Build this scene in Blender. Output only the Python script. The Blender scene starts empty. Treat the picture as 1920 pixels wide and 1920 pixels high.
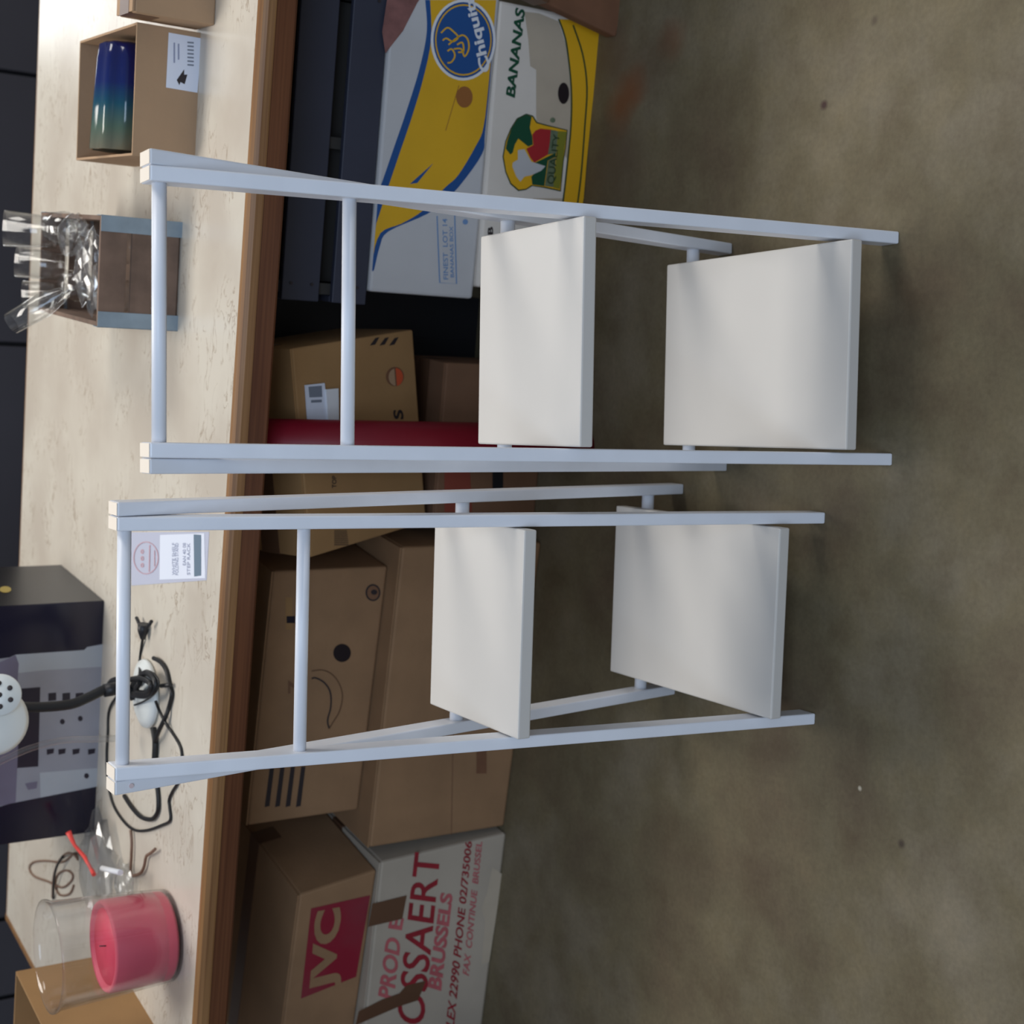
import bpy, bmesh, math, random, json
from mathutils import Vector, Matrix
random.seed(7)
C = bpy.context.scene.collection
R = math.radians

# ------------------------------------------------------------------ camera, light, exposure
CAM_H, CAM_PITCH, CAM_ROLL, CAM_F = 1.6433, 0.569, -0.0214, 2677.9
right = Vector((1, 0, 0)); fwd = Vector((0, math.cos(CAM_PITCH), -math.sin(CAM_PITCH))); down = Vector((0, -math.sin(CAM_PITCH), -math.cos(CAM_PITCH)))
sx = right * math.sin(CAM_ROLL) + down * math.cos(CAM_ROLL)
sy = right * math.cos(CAM_ROLL) - down * math.sin(CAM_ROLL)
cam = bpy.data.objects.new('camera', bpy.data.cameras.new('camera'))
C.objects.link(cam)
cam.matrix_world = Matrix((( sx.x, sy.x, -fwd.x, 0), (sx.y, sy.y, -fwd.y, 0), (sx.z, sy.z, -fwd.z, CAM_H), (0, 0, 0, 1)))
cam.data.sensor_width = 36; cam.data.lens = CAM_F / 1920 * 36; cam.data.clip_start = .05
cam.data.dof.use_dof = True; cam.data.dof.focus_distance = 1.95; cam.data.dof.aperture_fstop = 6
bpy.context.scene.camera = cam

w = bpy.data.worlds.new('world'); bpy.context.scene.world = w; w.use_nodes = True
w.node_tree.nodes['Background'].inputs[0].default_value = (.88, .92, 1.0, 1)
w.node_tree.nodes['Background'].inputs[1].default_value = .29
def area(name, loc, target, sx_, sy_, power, col):
    l = bpy.data.lights.new(name, 'AREA'); l.shape = 'RECTANGLE'; l.size = sx_; l.size_y = sy_; l.energy = power; l.color = col
    o = bpy.data.objects.new(name, l); C.objects.link(o); o.location = loc
    o.rotation_euler = (Vector(target) - Vector(loc)).to_track_quat('-Z', 'Y').to_euler(); return o
area('daylight_right', (3.4, 2.3, 3.4), (0, 2.2, .6), 1.5, 1.3, 66, (1, .96, .90))
area('daylight_behind_viewer', (-.5, -1.3, 3.15), (0, 2.0, .8), 2.4, 1.4, 74, (.62, .78, 1))
area('ceiling_lamp', (.3, 3.4, 3.3), (.2, 2.6, 0), 1.4, .8, 50, (1, .95, .88))
bpy.context.scene.cycles.transparent_max_bounces = 40
vs = bpy.context.scene.view_settings
vs.view_transform = 'Standard'; vs.look = 'None'; vs.exposure = 0.0; vs.gamma = 1; vs.use_curve_mapping = False

# ------------------------------------------------------------------ helpers
CAMP = Vector((0, 0, CAM_H))
def ray(ix, iy):
    v = ix - 960; u = 960 - iy; r = -CAM_ROLL
    u, v = u * math.cos(r) - v * math.sin(r), u * math.sin(r) + v * math.cos(r)
    return right * (u / CAM_F) + fwd + down * (v / CAM_F)
def onz(ix, iy, z=0.0):
    d = ray(ix, iy); return CAMP + d * ((z - CAM_H) / d.z)
def onp(ix, iy, p, n):
    d = ray(ix, iy); return CAMP + d * ((Vector(p) - CAMP).dot(n) / d.dot(n))

def mat(name, col, rough=.6, metal=0, spec=.5, var=0, vscale=8, col2=None, bump=0, bscale=60, trans=0, emit=None, alpha=1, ior=1.45):
    m = bpy.data.materials.new(name); m.use_nodes = True; nt = m.node_tree; b = nt.nodes['Principled BSDF']
    def s2l(c): return tuple(((x / 255) / 12.92 if x <= 10 else (((x / 255) + .055) / 1.055) ** 2.4) for x in c) + (1,)
    c1 = s2l(col); b.inputs['Base Color'].default_value = c1; b.inputs['Roughness'].default_value = rough; b.inputs['Metallic'].default_value = metal
    b.inputs['Specular IOR Level'].default_value = spec; b.inputs['Transmission Weight'].default_value = trans; b.inputs['IOR'].default_value = ior; b.inputs['Alpha'].default_value = alpha
    tc = nt.nodes.new('ShaderNodeTexCoord')
    if var or col2:
        n = nt.nodes.new('ShaderNodeTexNoise'); n.inputs['Scale'].default_value = vscale; n.inputs['Detail'].default_value = 5
        nt.links.new(tc.outputs['Object'], n.inputs['Vector'])
        rp = nt.nodes.new('ShaderNodeValToRGB'); rp.color_ramp.elements[0].position = .35; rp.color_ramp.elements[1].position = .65
        c2 = s2l(col2) if col2 else tuple(x * (1 - var) for x in c1[:3]) + (1,)
        rp.color_ramp.elements[0].color = c2; rp.color_ramp.elements[1].color = c1
        nt.links.new(n.outputs['Fac'], rp.inputs['Fac']); nt.links.new(rp.outputs['Color'], b.inputs['Base Color'])
    if bump:
        n2 = nt.nodes.new('ShaderNodeTexNoise'); n2.inputs['Scale'].default_value = bscale; n2.inputs['Detail'].default_value = 4
        nt.links.new(tc.outputs['Object'], n2.inputs['Vector'])
        bp = nt.nodes.new('ShaderNodeBump'); bp.inputs['Strength'].default_value = bump; bp.inputs['Distance'].default_value = .004
        nt.links.new(n2.outputs['Fac'], bp.inputs['Height']); nt.links.new(bp.outputs['Normal'], b.inputs['Normal'])
    return m

class MB:
    def __init__(s): s.v = []; s.f = []; s.sm = []
    def add(s, vs, fs, smooth=False):
        k = len(s.v); s.v += [tuple(v) for v in vs]; s.f += [tuple(i + k for i in f) for f in fs]; s.sm += [smooth] * len(fs); return s
    def box(s, x0, y0, z0, x1, y1, z1, M=None):
        p = [Vector((x, y, z)) for z in (z0, z1) for y in (y0, y1) for x in (x0, x1)]
        if M: p = [M @ q for q in p]
        return s.hexa(p)
    def hexa(s, p):   # 8 points: (x0y0z0, x1y0z0, x0y1z0, x1y1z0, then the same on top)
        return s.add(p, [(0, 2, 3, 1), (4, 5, 7, 6), (0, 1, 5, 4), (2, 6, 7, 3), (0, 4, 6, 2), (1, 3, 7, 5)])
    def tube(s, pts, r, n=10, cap=True, rr=None):
        pts = [Vector(p) for p in pts]; rings = []; up = None
        for i, p in enumerate(pts):
            d = (pts[min(i + 1, len(pts) - 1)] - pts[max(i - 1, 0)]).normalized()
            if up is None:
                up = Vector((0, 0, 1)) if abs(d.z) < .9 else Vector((1, 0, 0))
            a = d.cross(up).normalized(); b = a.cross(d).normalized(); up = b
            q = rr[i] if rr else r
            rings.append([p + a * q * math.cos(2 * math.pi * k / n) + b * q * math.sin(2 * math.pi * k / n) for k in range(n)])
        vs = [v for rg in rings for v in rg]; fs = []
        for i in range(len(rings) - 1):
            for k in range(n): fs.append((i * n + k, i * n + (k + 1) % n, (i + 1) * n + (k + 1) % n, (i + 1) * n + k))
        s.add(vs, fs, True)
        if cap:
            m = len(s.v) - len(vs); s.f += [tuple(range(m + n - 1, m - 1, -1)), tuple(range(m + (len(rings) - 1) * n, m + len(rings) * n))]; s.sm += [False, False]
        return s
    def lathe(s, prof, n=32, M=None, close=False, wav=None):
        vs = []
        for (r, z) in prof:
            for k in range(n):
                a = 2 * math.pi * k / n; q = r * (1 + (wav(k, n) if wav else 0))
                v = Vector((q * math.cos(a), q * math.sin(a), z)); vs.append(M @ v if M else v)
        fs = []
        L = len(prof)
        for i in range(L - (0 if close else 1)):
            j = (i + 1) % L
            for k in range(n): fs.append((i * n + k, i * n + (k + 1) % n, j * n + (k + 1) % n, j * n + k))
        s.add(vs, fs, True)
        if not close:
            m = len(s.v) - len(vs)
            if prof[0][0] > 1e-5: s.f.append(tuple(range(m + n - 1, m - 1, -1))); s.sm.append(False)
            if prof[-1][0] > 1e-5: s.f.append(tuple(range(m + (L - 1) * n, m + L * n))); s.sm.append(False)
        return s
    def prism(s, poly, y0, y1, M=None):   # polygon in x,z pulled along y
        n = len(poly); vs = [Vector((a, y0, b)) for a, b in poly] + [Vector((a, y1, b)) for a, b in poly]
        if M: vs = [M @ v for v in vs]
        return s.add(vs, [tuple(range(n)), tuple(range(2 * n - 1, n - 1, -1))] + [(i, i + n, (i + 1) % n + n, (i + 1) % n) for i in range(n)])
    def build(s, name, m, parent=None, bevel=0, fix=True):
        me = bpy.data.meshes.new(name); me.from_pydata(s.v, [], s.f); me.polygons.foreach_set('use_smooth', s.sm)
        if fix:
            bm = bmesh.new(); bm.from_mesh(me); bmesh.ops.recalc_face_normals(bm, faces=bm.faces); bm.to_mesh(me); bm.free()
        me.materials.append(m); o = bpy.data.objects.new(name, me); C.objects.link(o)
        if parent: o.parent = parent
        if bevel:
            b = o.modifiers.new('bevel', 'BEVEL'); b.width = bevel; b.segments = 2; b.limit_method = 'ANGLE'
        return o
def tag(o, label, cat=None, group=None, kind=None):
    if label: o['label'] = label
    if cat: o['category'] = cat
    if group: o['group'] = group
    if kind: o['kind'] = kind
    return o
def thing(name, label, cat, loc=(0, 0, 0), ypr=(0, 0, 0), group=None):
    o = bpy.data.objects.new(name, None); C.objects.link(o); o.empty_display_size = .05
    M = rotm(*ypr); o.matrix_world = Matrix.Translation(loc) @ M.to_4x4()
    return tag(o, label, cat, group)
def rotm(yaw, pit=0, rol=0):
    return Matrix.Rotation(yaw, 3, 'Z') @ Matrix.Rotation(pit, 3, 'X') @ Matrix.Rotation(rol, 3, 'Y')
def copy_tree(o, parent=None, mapping=None):
    c = o.copy(); C.objects.link(c); c.parent = parent
    for ch in list(o.children): copy_tree(ch, c)
    return c
def smooth(pts, n=6, closed=False):
    out = []; N = len(pts)
    for i in range(N if closed else N - 1):
        p = [Vector(pts[(i + k) % N] if closed else pts[min(max(i + k, 0), N - 1)]) for k in (-1, 0, 1, 2)]
        for j in range(n):
            t = j / n
            out.append(.5 * ((2 * p[1]) + (p[2] - p[0]) * t + (2 * p[0] - 5 * p[1] + 4 * p[2] - p[3]) * t * t + (3 * p[1] - p[0] - 3 * p[2] + p[3]) * t ** 3))
    if not closed: out.append(Vector(pts[-1]))
    return out

# a face of a box: pixel measurements are turned once into inches on that face, prints lie flat on it
class Face:
    def __init__(s, root, n=(0, -1, 0), p=(0, 0, 0)):
        s.root = root; s.M = root.matrix_world.copy(); s.Mi = s.M.inverted(); s.n = Vector(n)
        s.N = (s.M.to_3x3() @ s.n).normalized(); s.p = s.M @ Vector(p)
    def pt(s, ix, iy, off=.0006):
        return s.Mi @ onp(ix, iy, s.p, s.N) + s.n * off
    def poly(s, px, name, m, off=.0006, clip=None):
        mb = MB(); pts = [s.pt(*q, off) for q in px]
        if clip: pts = [Vector((min(max(v.x, clip[0]), clip[1]), v.y, min(max(v.z, clip[2]), clip[3]))) for v in pts]
        mb.add(pts, [tuple(range(len(pts)))]); return mb.build(name, m, s.root, fix=False)
    def strips(s, quads, name, m, off=.0006):
        mb = MB()
        for q in quads: mb.add([s.pt(*c, off) for c in q], [(0, 1, 2, 3)])
        return mb.build(name, m, s.root, fix=False)
    def line(s, px, wpx, name, m, off=.0009):
        mb = MB(); P = [Vector(p).to_2d() for p in px]; L = []; Rr = []
        for i, p in enumerate(P):
            d = (P[min(i + 1, len(P) - 1)] - P[max(i - 1, 0)]).normalized(); n_ = Vector((-d.y, d.x)) * wpx / 2
            L.append(p + n_); Rr.append(p - n_)
        for i in range(len(P) - 1): mb.add([s.pt(*c, off) for c in (L[i], L[i + 1], Rr[i + 1], Rr[i])], [(0, 1, 2, 3)])
        return mb.build(name, m, s.root, fix=False)
    def ell(s, cx, cy, rx, ry, name, m, off=.0006, n=28, a0=0, a1=2 * math.pi):
        return s.poly([(cx + rx * math.cos(a0 + (a1 - a0) * k / n), cy + ry * math.sin(a0 + (a1 - a0) * k / n)) for k in range(n)], name, m, off)
    def text(s, body, bl, br, tr, tl, name, m, off=.001, bold=.02, shear=0):
        vs, fs = text_geo(body, bold, shear)
        out = []
        for (a, b) in vs:
            x = bl[0] * (1 - a) * (1 - b) + br[0] * a * (1 - b) + tr[0] * a * b + tl[0] * (1 - a) * b
            y = bl[1] * (1 - a) * (1 - b) + br[1] * a * (1 - b) + tr[1] * a * b + tl[1] * (1 - a) * b
            out.append(s.pt(x, y, off))
        mb = MB(); mb.add(out, fs); return mb.build(name, m, s.root, fix=False)
_tc = {}
def text_geo(body, bold=.02, shear=0):
    key = (body, bold, shear)
    if key in _tc: return _tc[key]
    cu = bpy.data.curves.new('t', 'FONT'); cu.body = body; cu.offset = bold; cu.shear = shear; cu.resolution_u = 4
    o = bpy.data.objects.new('t', cu); C.objects.link(o); dg = bpy.context.evaluated_depsgraph_get()
    me = bpy.data.meshes.new_from_object(o.evaluated_get(dg)); vs = [(v.co.x, v.co.y) for v in me.vertices]; fs = [tuple(p.vertices) for p in me.polygons]
    bpy.data.objects.remove(o); bpy.data.curves.remove(cu); bpy.data.meshes.remove(me)
    x0, x1 = min(v[0] for v in vs), max(v[0] for v in vs); y0, y1 = min(v[1] for v in vs), max(v[1] for v in vs)
    vs = [((x - x0) / (x1 - x0), (y - y0) / (y1 - y0)) for x, y in vs]
    _tc[key] = (vs, fs); return vs, fs

# ------------------------------------------------------------------ materials
M = {}
M['white_paint'] = mat('white_paint', (230, 233, 240), .38, var=.05, vscale=14)
M['shelf_white'] = mat('shelf_white', (207, 203, 197), .42, var=.04, vscale=5)
M['screw_cap'] = mat('screw_cap', (206, 186, 186), .5)
M['end_grain'] = mat('end_grain', (236, 224, 208), .7)
M['card'] = mat('cardboard', (150, 116, 84), .8, var=.16, vscale=9, bump=.12, bscale=120)
M['card_dark'] = mat('cardboard_dark', (124, 90, 66), .82, var=.2, vscale=7, bump=.12, bscale=120)
M['card_tan'] = mat('cardboard_tan', (168, 138, 108), .8, var=.1, vscale=7, bump=.1, bscale=120)
M['card_orange'] = mat('cardboard_orange', (158, 122, 80), .8, var=.1, vscale=9, bump=.1, bscale=120)
M['card_red'] = mat('cardboard_reddish', (122, 84, 60), .82, var=.25, vscale=12, bump=.1)
M['card_white'] = mat('cardboard_white', (196, 196, 198), .7, var=.08, vscale=6)
M['card_white2'] = mat('cardboard_white_warm', (224, 216, 206), .7, var=.08, vscale=6)
M['card_white_old'] = mat('cardboard_white_old', (180, 168, 152), .75, var=.14, vscale=5)
M['tape'] = mat('brown_tape', (98, 70, 52), .35, var=.1)
M['yellow'] = mat('print_yellow', (222, 172, 34), .6, var=.1, vscale=7)
M['yellow2'] = mat('print_yellow_green', (226, 172, 24), .6)
M['blue'] = mat('print_blue', (28, 78, 140), .6)
M['blue_light'] = mat('print_stamp_blue', (112, 146, 190), .6)
M['white_print'] = mat('print_white', (222, 224, 228), .6)
M['green'] = mat('print_green', (14, 74, 50), .6)
M['dkgreen'] = mat('print_dark_green', (40, 62, 34), .6)
M['olive'] = mat('print_olive', (128, 128, 40), .6)
M['sage'] = mat('print_sage', (110, 124, 98), .6, var=.3, vscale=80)
M['rust'] = mat('rust_print', (134, 62, 46), .7)
M['red'] = mat('print_red', (168, 38, 44), .6)
M['crimson'] = mat('print_crimson', (136, 20, 44), .6, var=.2, vscale=6, col2=(128, 48, 58))
M['red_ink'] = mat('red_ink', (150, 34, 46), .65, var=.25, vscale=30)
M['red_faint'] = mat('red_ink_faded', (186, 96, 100), .65, var=.2, vscale=30)
M['beige'] = mat('worn_paper', (190, 176, 156), .75, var=.12, vscale=10)
M['hole'] = mat('hole_dark', (30, 18, 20), .9)
M['hole_card'] = mat('hole_cardboard', (150, 96, 48), .85)
M['black_ink'] = mat('black_ink', (44, 37, 40), .6)
M['grey_ink'] = mat('grey_ink', (120, 128, 142), .6)
M['brownpink'] = mat('torn_reddish_paper', (140, 96, 92), .8, var=.35, vscale=26)
M['orange'] = mat('print_orange', (200, 84, 50), .6)
M['slate'] = mat('slate_blue_paint', (52, 55, 70), .55, var=.15, vscale=5)
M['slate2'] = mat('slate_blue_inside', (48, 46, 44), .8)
M['black_plastic'] = mat('black_plastic', (26, 26, 30), .45)
M['navy'] = mat('navy_gloss', (22, 20, 40), .18, var=.1, spec=.6)
M['navy_side'] = mat('black_gloss', (24, 23, 26), .32, spec=.5)
M['panel_print'] = mat('grey_photo_print', (150, 150, 158), .35, var=.2, vscale=6)
M['panel_light'] = mat('light_photo_print', (168, 172, 178), .35, var=.1, vscale=6)
M['purple_grey'] = mat('purple_grey_print', (112, 106, 124), .35, var=.15)
M['dark_print'] = mat('dark_print', (32, 28, 42), .35)
M['gold'] = mat('gold_print', (170, 150, 80), .4)
M['wood_trim'] = mat('trim_wood', (134, 88, 52), .5, var=.3, vscale=5, bump=.05)
M['wood_old'] = mat('old_wood', (120, 98, 84), .8, var=.35, vscale=18, bump=.2)
M['zinc'] = mat('zinc', (142, 158, 170), .45, metal=.3, var=.15, vscale=30)
M['red_paint'] = mat('red_paint', (126, 12, 34), .45, var=.08)
M['black_rubber'] = mat('black_rubber', (24, 24, 26), .45)
M['white_plastic'] = mat('white_plastic', (214, 218, 216), .35)
M['paper'] = mat('paper', (214, 220, 234), .6)
M['paper_lav'] = mat('lavender_paper', (178, 182, 200), .6)
M['label_ink'] = mat('label_grey_ink', (142, 150, 176), .6)
M['label_red'] = mat('label_red_ink', (186, 148, 158), .6)
M['slate_ink'] = mat('label_slate_ink', (96, 116, 134), .6)
M['candle'] = mat('pink_wax', (206, 84, 104), .55, var=.12, vscale=8, spec=.4)
M['candle_top'] = mat('pink_wax_top', (214, 62, 90), .5, var=.2, vscale=9)
M['dark_wall'] = mat('charcoal_panel', (54, 54, 62), .5, var=.12, vscale=2)
M['dark_seam'] = mat('black_seam', (20, 20, 22), .7)
M['plaster'] = mat('plaster', (170, 166, 158), .8, var=.05)
M['redpen'] = mat('red_plastic', (224, 74, 66), .4)
M['wire_brown'] = mat('brown_wire', (120, 92, 76), .5)
def thinglass(name, col, alpha, rough=.05, tint=(220, 226, 228)):
    return mat(name, tint, rough, spec=.9, alpha=alpha)
def glassmat(name, col=(1, 1, 1), rough=.02, edge=.5, base=.03):
    m = bpy.data.materials.new(name); m.use_nodes = True; nt = m.node_tree; nt.nodes.clear(); N = nt.nodes.new; Lk = nt.links.new
    out = N('ShaderNodeOutputMaterial'); g = N('ShaderNodeBsdfGlossy'); t = N('ShaderNodeBsdfTransparent'); mx = N('ShaderNodeMixShader'); f = N('ShaderNodeLayerWeight')
    g.inputs['Roughness'].default_value = rough; t.inputs['Color'].default_value = (*col, 1); f.inputs['Blend'].default_value = .5
    pw = N('ShaderNodeMath'); pw.operation = 'POWER'; pw.inputs[1].default_value = 3.0; Lk(f.outputs['Facing'], pw.inputs[0])
    mt = N('ShaderNodeMath'); mt.operation = 'MULTIPLY_ADD'; mt.inputs[1].default_value = edge; mt.inputs[2].default_value = base; mt.use_clamp = True; Lk(pw.outputs[0], mt.inputs[0])
    Lk(mt.outputs[0], mx.inputs[0]); Lk(t.outputs[0], mx.inputs[1]); Lk(g.outputs[0], mx.inputs[2]); Lk(mx.outputs[0], out.inputs[0])
    return m
M['glass'] = glassmat('clear_glass', (.97, .975, .975), .06, .45, .05)
M['glass_jar'] = glassmat('jar_glass', (.975, .975, .98), .10, .6, .04)
M['clear_plastic'] = glassmat('clear_film', (.93, .93, .93), .2, .5, .14)
M['bag_plastic'] = glassmat('bag_film', (.92, .93, .94), .2, .5, .12)

def floor_mat():
    m = bpy.data.materials.new('stained_concrete'); m.use_nodes = True; nt = m.node_tree; b = nt.nodes['Principled BSDF']; N = nt.nodes.new; Lk = nt.links.new
    tc = N('ShaderNodeTexCoord')
    def noise(sc, det, rough=.6):
        n = N('ShaderNodeTexNoise'); n.inputs['Scale'].default_value = sc; n.inputs['Detail'].default_value = det; n.inputs['Roughness'].default_value = rough; Lk(tc.outputs['Object'], n.inputs['Vector']); return n
    def ramp(n, stops):
        r = N('ShaderNodeValToRGB'); e = r.color_ramp.elements
        e[0].position, e[0].color = stops[0][0], (*stops[0][1], 1); e[1].position, e[1].color = stops[-1][0], (*stops[-1][1], 1)
        for p, c in stops[1:-1]:
            q = e.new(p); q.color = (*c, 1)
        Lk(n, r.inputs[0]); return r
    def mixc(f, a, b_, mode='MIX'):
        x = N('ShaderNodeMix'); x.data_type = 'RGBA'; x.blend_type = mode
        if isinstance(f, (int, float)): x.inputs[0].default_value = f
        else: Lk(f, x.inputs[0])
        Lk(a, x.inputs[6])
        if isinstance(b_, tuple): x.inputs[7].default_value = (*b_, 1)
        else: Lk(b_, x.inputs[7])
        return x.outputs[2]
    big = ramp(noise(2.6, 6).outputs['Fac'], [(.32, (.112, .080, .050)), (.5, (.150, .122, .072)), (.68, (.202, .170, .120))])
    mid = ramp(noise(9, 6, .65).outputs['Fac'], [(.3, (.78, .74, .70)), (.5, (.95, .95, .93)), (.72, (1.12, 1.10, 1.05))])
    c = mixc(1, big.outputs[0], mid.outputs[0], 'MULTIPLY')
    fine = ramp(noise(120, 3).outputs['Fac'], [(.3, (.9, .9, .9)), (.7, (1.08, 1.08, 1.08))])
    c = mixc(1, c, fine.outputs[0], 'MULTIPLY')
    def spot(ix, iy, rad, col, amt, nsc=14, namp=.6):
        p = onz(ix, iy)
        sub = N('ShaderNodeVectorMath'); sub.operation = 'DISTANCE'; sub.inputs[1].default_value = p; Lk(tc.outputs['Object'], sub.inputs[0])
        nn = noise(nsc, 4)
        ma = N('ShaderNodeMath'); ma.operation = 'MULTIPLY_ADD'; ma.inputs[1].default_value = rad * namp * 2; Lk(nn.outputs['Fac'], ma.inputs[0]); Lk(sub.outputs['Value'], ma.inputs[2])
        mr = N('ShaderNodeMapRange'); mr.inputs[1].default_value = rad * (1 + namp) * 1.15; mr.inputs[2].default_value = rad * (1 + namp) * .6; mr.inputs[3].default_value = 0; mr.inputs[4].default_value = amt
        Lk(ma.outputs[0], mr.inputs[0]); return mr.outputs[0], col
    for ix, iy, rad, col, amt in [(1165, 200, .05, (.18, .062, .022), .75), (1190, 160, .04, (.18, .066, .026), .6), (1150, 100, .07, (.11, .068, .042), .55), (1262, 75, .04, (.17, .07, .035), .5), (1160, 300, .09, (.11, .075, .05), .5),
                                  (1230, 110, .06, (.09, .055, .032), .4), (1545, 197, .008, (.05, .02, .02), .9), (1640, 38, .008, (.06, .04, .03), .6), (1690, 1582, .007, (.04, .025, .02), .8), (1060, 1330, .06, (.08, .06, .04), .4), (1612, 1478, .004, (.5, .45, .35), .9)]:
        f, cc = spot(ix, iy, rad, col, amt)
        c = mixc(f, c, cc)
    Lk(c, b.inputs['Base Color']); b.inputs['Roughness'].default_value = .62; b.inputs['Specular IOR Level'].default_value = .35
    bp = N('ShaderNodeBump'); bp.inputs['Strength'].default_value = .15; bp.inputs['Distance'].default_value = .004; Lk(noise(35, 4).outputs['Fac'], bp.inputs['Height']); Lk(bp.outputs['Normal'], b.inputs['Normal'])
    return m
def table_mat():
    m = bpy.data.materials.new('veined_laminate'); m.use_nodes = True; nt = m.node_tree; b = nt.nodes['Principled BSDF']; N = nt.nodes.new; Lk = nt.links.new
    tc = N('ShaderNodeTexCoord'); mp = N('ShaderNodeMapping'); mp.inputs['Rotation'].default_value = (0, 0, R(35)); mp.inputs['Scale'].default_value = (1, 2.6, 1); Lk(tc.outputs['Object'], mp.inputs[0])
    n = N('ShaderNodeTexNoise'); n.inputs['Scale'].default_value = 13; n.inputs['Detail'].default_value = 7; n.inputs['Distortion'].default_value = 1.2; Lk(mp.outputs[0], n.inputs['Vector'])
    s = N('ShaderNodeMath'); s.operation = 'SUBTRACT'; s.inputs[1].default_value = .5; Lk(n.outputs['Fac'], s.inputs[0])
    a = N('ShaderNodeMath'); a.operation = 'ABSOLUTE'; Lk(s.outputs[0], a.inputs[0])
    mr = N('ShaderNodeMapRange'); mr.inputs[1].default_value = 0; mr.inputs[2].default_value = .02; mr.inputs[3].default_value = .75; mr.inputs[4].default_value = 0; Lk(a.outputs[0], mr.inputs[0])
    n2 = N('ShaderNodeTexNoise'); n2.inputs['Scale'].default_value = 10; n2.inputs['Detail'].default_value = 3; Lk(tc.outputs['Object'], n2.inputs['Vector'])
    gate = N('ShaderNodeMapRange'); gate.inputs[1].default_value = .46; gate.inputs[2].default_value = .56; Lk(n2.outputs['Fac'], gate.inputs[0])
    mu = N('ShaderNodeMath'); mu.operation = 'MULTIPLY'; Lk(mr.outputs[0], mu.inputs[0]); Lk(gate.outputs[0], mu.inputs[1])
    n3 = N('ShaderNodeTexNoise'); n3.inputs['Scale'].default_value = 5; n3.inputs['Detail'].default_value = 5; Lk(tc.outputs['Object'], n3.inputs['Vector'])
    rp = N('ShaderNodeValToRGB'); rp.color_ramp.elements[0].position = .35; rp.color_ramp.elements[0].color = (.52, .46, .385, 1); rp.color_ramp.elements[1].position = .6; rp.color_ramp.elements[1].color = (.62, .57, .485, 1); Lk(n3.outputs['Fac'], rp.inputs[0])
    x = N('ShaderNodeMix'); x.data_type = 'RGBA'; Lk(mu.outputs[0], x.inputs[0]); Lk(rp.outputs[0], x.inputs[6]); x.inputs[7].default_value = (.28, .2, .13, 1)
    Lk(x.outputs[2], b.inputs['Base Color']); b.inputs['Roughness'].default_value = .3; b.inputs['Specular IOR Level'].default_value = .5
    return m

# ------------------------------------------------------------------ the setting
def struct(o): o['kind'] = 'structure'; return o
struct(MB().box(-6, -3, -.1, 6, 7.2, 0).build('floor', floor_mat()))
wb = struct(MB().box(-6, 7.0, 0, 6, 7.15, 3.2).build('wall_back', M['plaster']))
# bright window far behind, seen only as the soft glare on the table top
wf = MB(); wx, wz, ww_, wh = 2.75, 1.62, .9, .8
for a in [(wx - ww_ / 2 - .06, 6.94, wz - wh / 2 - .06, wx + ww_ / 2 + .06, 7.0, wz - wh / 2), (wx - ww_ / 2 - .06, 6.94, wz + wh / 2, wx + ww_ / 2 + .06, 7.0, wz + wh / 2 + .06), (wx - ww_ / 2 - .06, 6.94, wz - wh / 2, wx - ww_ / 2, 7.0, wz + wh / 2), (wx + ww_ / 2, 6.94, wz - wh / 2, wx + ww_ / 2 + .06, 7.0, wz + wh / 2)]: wf.box(*a)
win = struct(wf.build('window_1', M['white_plastic']))
mpane = bpy.data.materials.new('daylight_pane'); mpane.use_nodes = True; bb = mpane.node_tree.nodes['Principled BSDF']; bb.inputs['Emission Color'].default_value = (.95, .98, 1, 1); bb.inputs['Emission Strength'].default_value = 7
MB().box(wx - ww_ / 2, 6.97, wz - wh / 2, wx + ww_ / 2, 6.98, wz + wh / 2).build('pane', mpane, win)

# ------------------------------------------------------------------ dark cabinet row behind the table
cab = thing('dark_cabinet', 'long charcoal panelled cabinet row behind the worktable', 'cabinet', (0, 4.3, 0))
MB().box(-2.6, .03, 0, 2.6, .4, .9).build('body', M['dark_seam'], cab)
xs = [-2.6, -1.9, -1.378, -1.151, -.30, .522, 1.32, 2.1, 2.6]
for i in range(len(xs) - 1):
    MB().box(xs[i] + .006, 0, .02, xs[i + 1] - .006, .03, .895).build('panel', M['dark_wall'], cab, bevel=.003)

# ------------------------------------------------------------------ worktable
TZ = .77
TA = Vector((.7946, 2.0458, 0)); TD = Vector((.97388, -.22708, 0)); TN = Vector((.22708, .97388, 0)); TYAW = math.atan2(TD.y, TD.x)
table = thing('worktable', 'long cream laminate worktable with a brown wood edge and red post leg', 'table', (TA.x, TA.y, 0), (TYAW, 0, 0))
LX, RX, DP = -2.19, 1.3, 1.335
MB().box(LX + .02, .018, TZ - .03, RX, DP, TZ).build('tabletop', table_mat(), table)
def trim(name, x0, x1, yf, prof, m, flip=1):
    mb = MB(); n = len(prof); vs = [(x0, yf + flip * a, b) for a, b in prof] + [(x1, yf + flip * a, b) for a, b in prof]
    mb.add(vs, [tuple(range(n)), tuple(range(2 * n - 1, n - 1, -1))] + [(i, (i + 1) % n, (i + 1) % n + n, i + n) for i in range(n)]); return mb.build(name, m, table)
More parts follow.
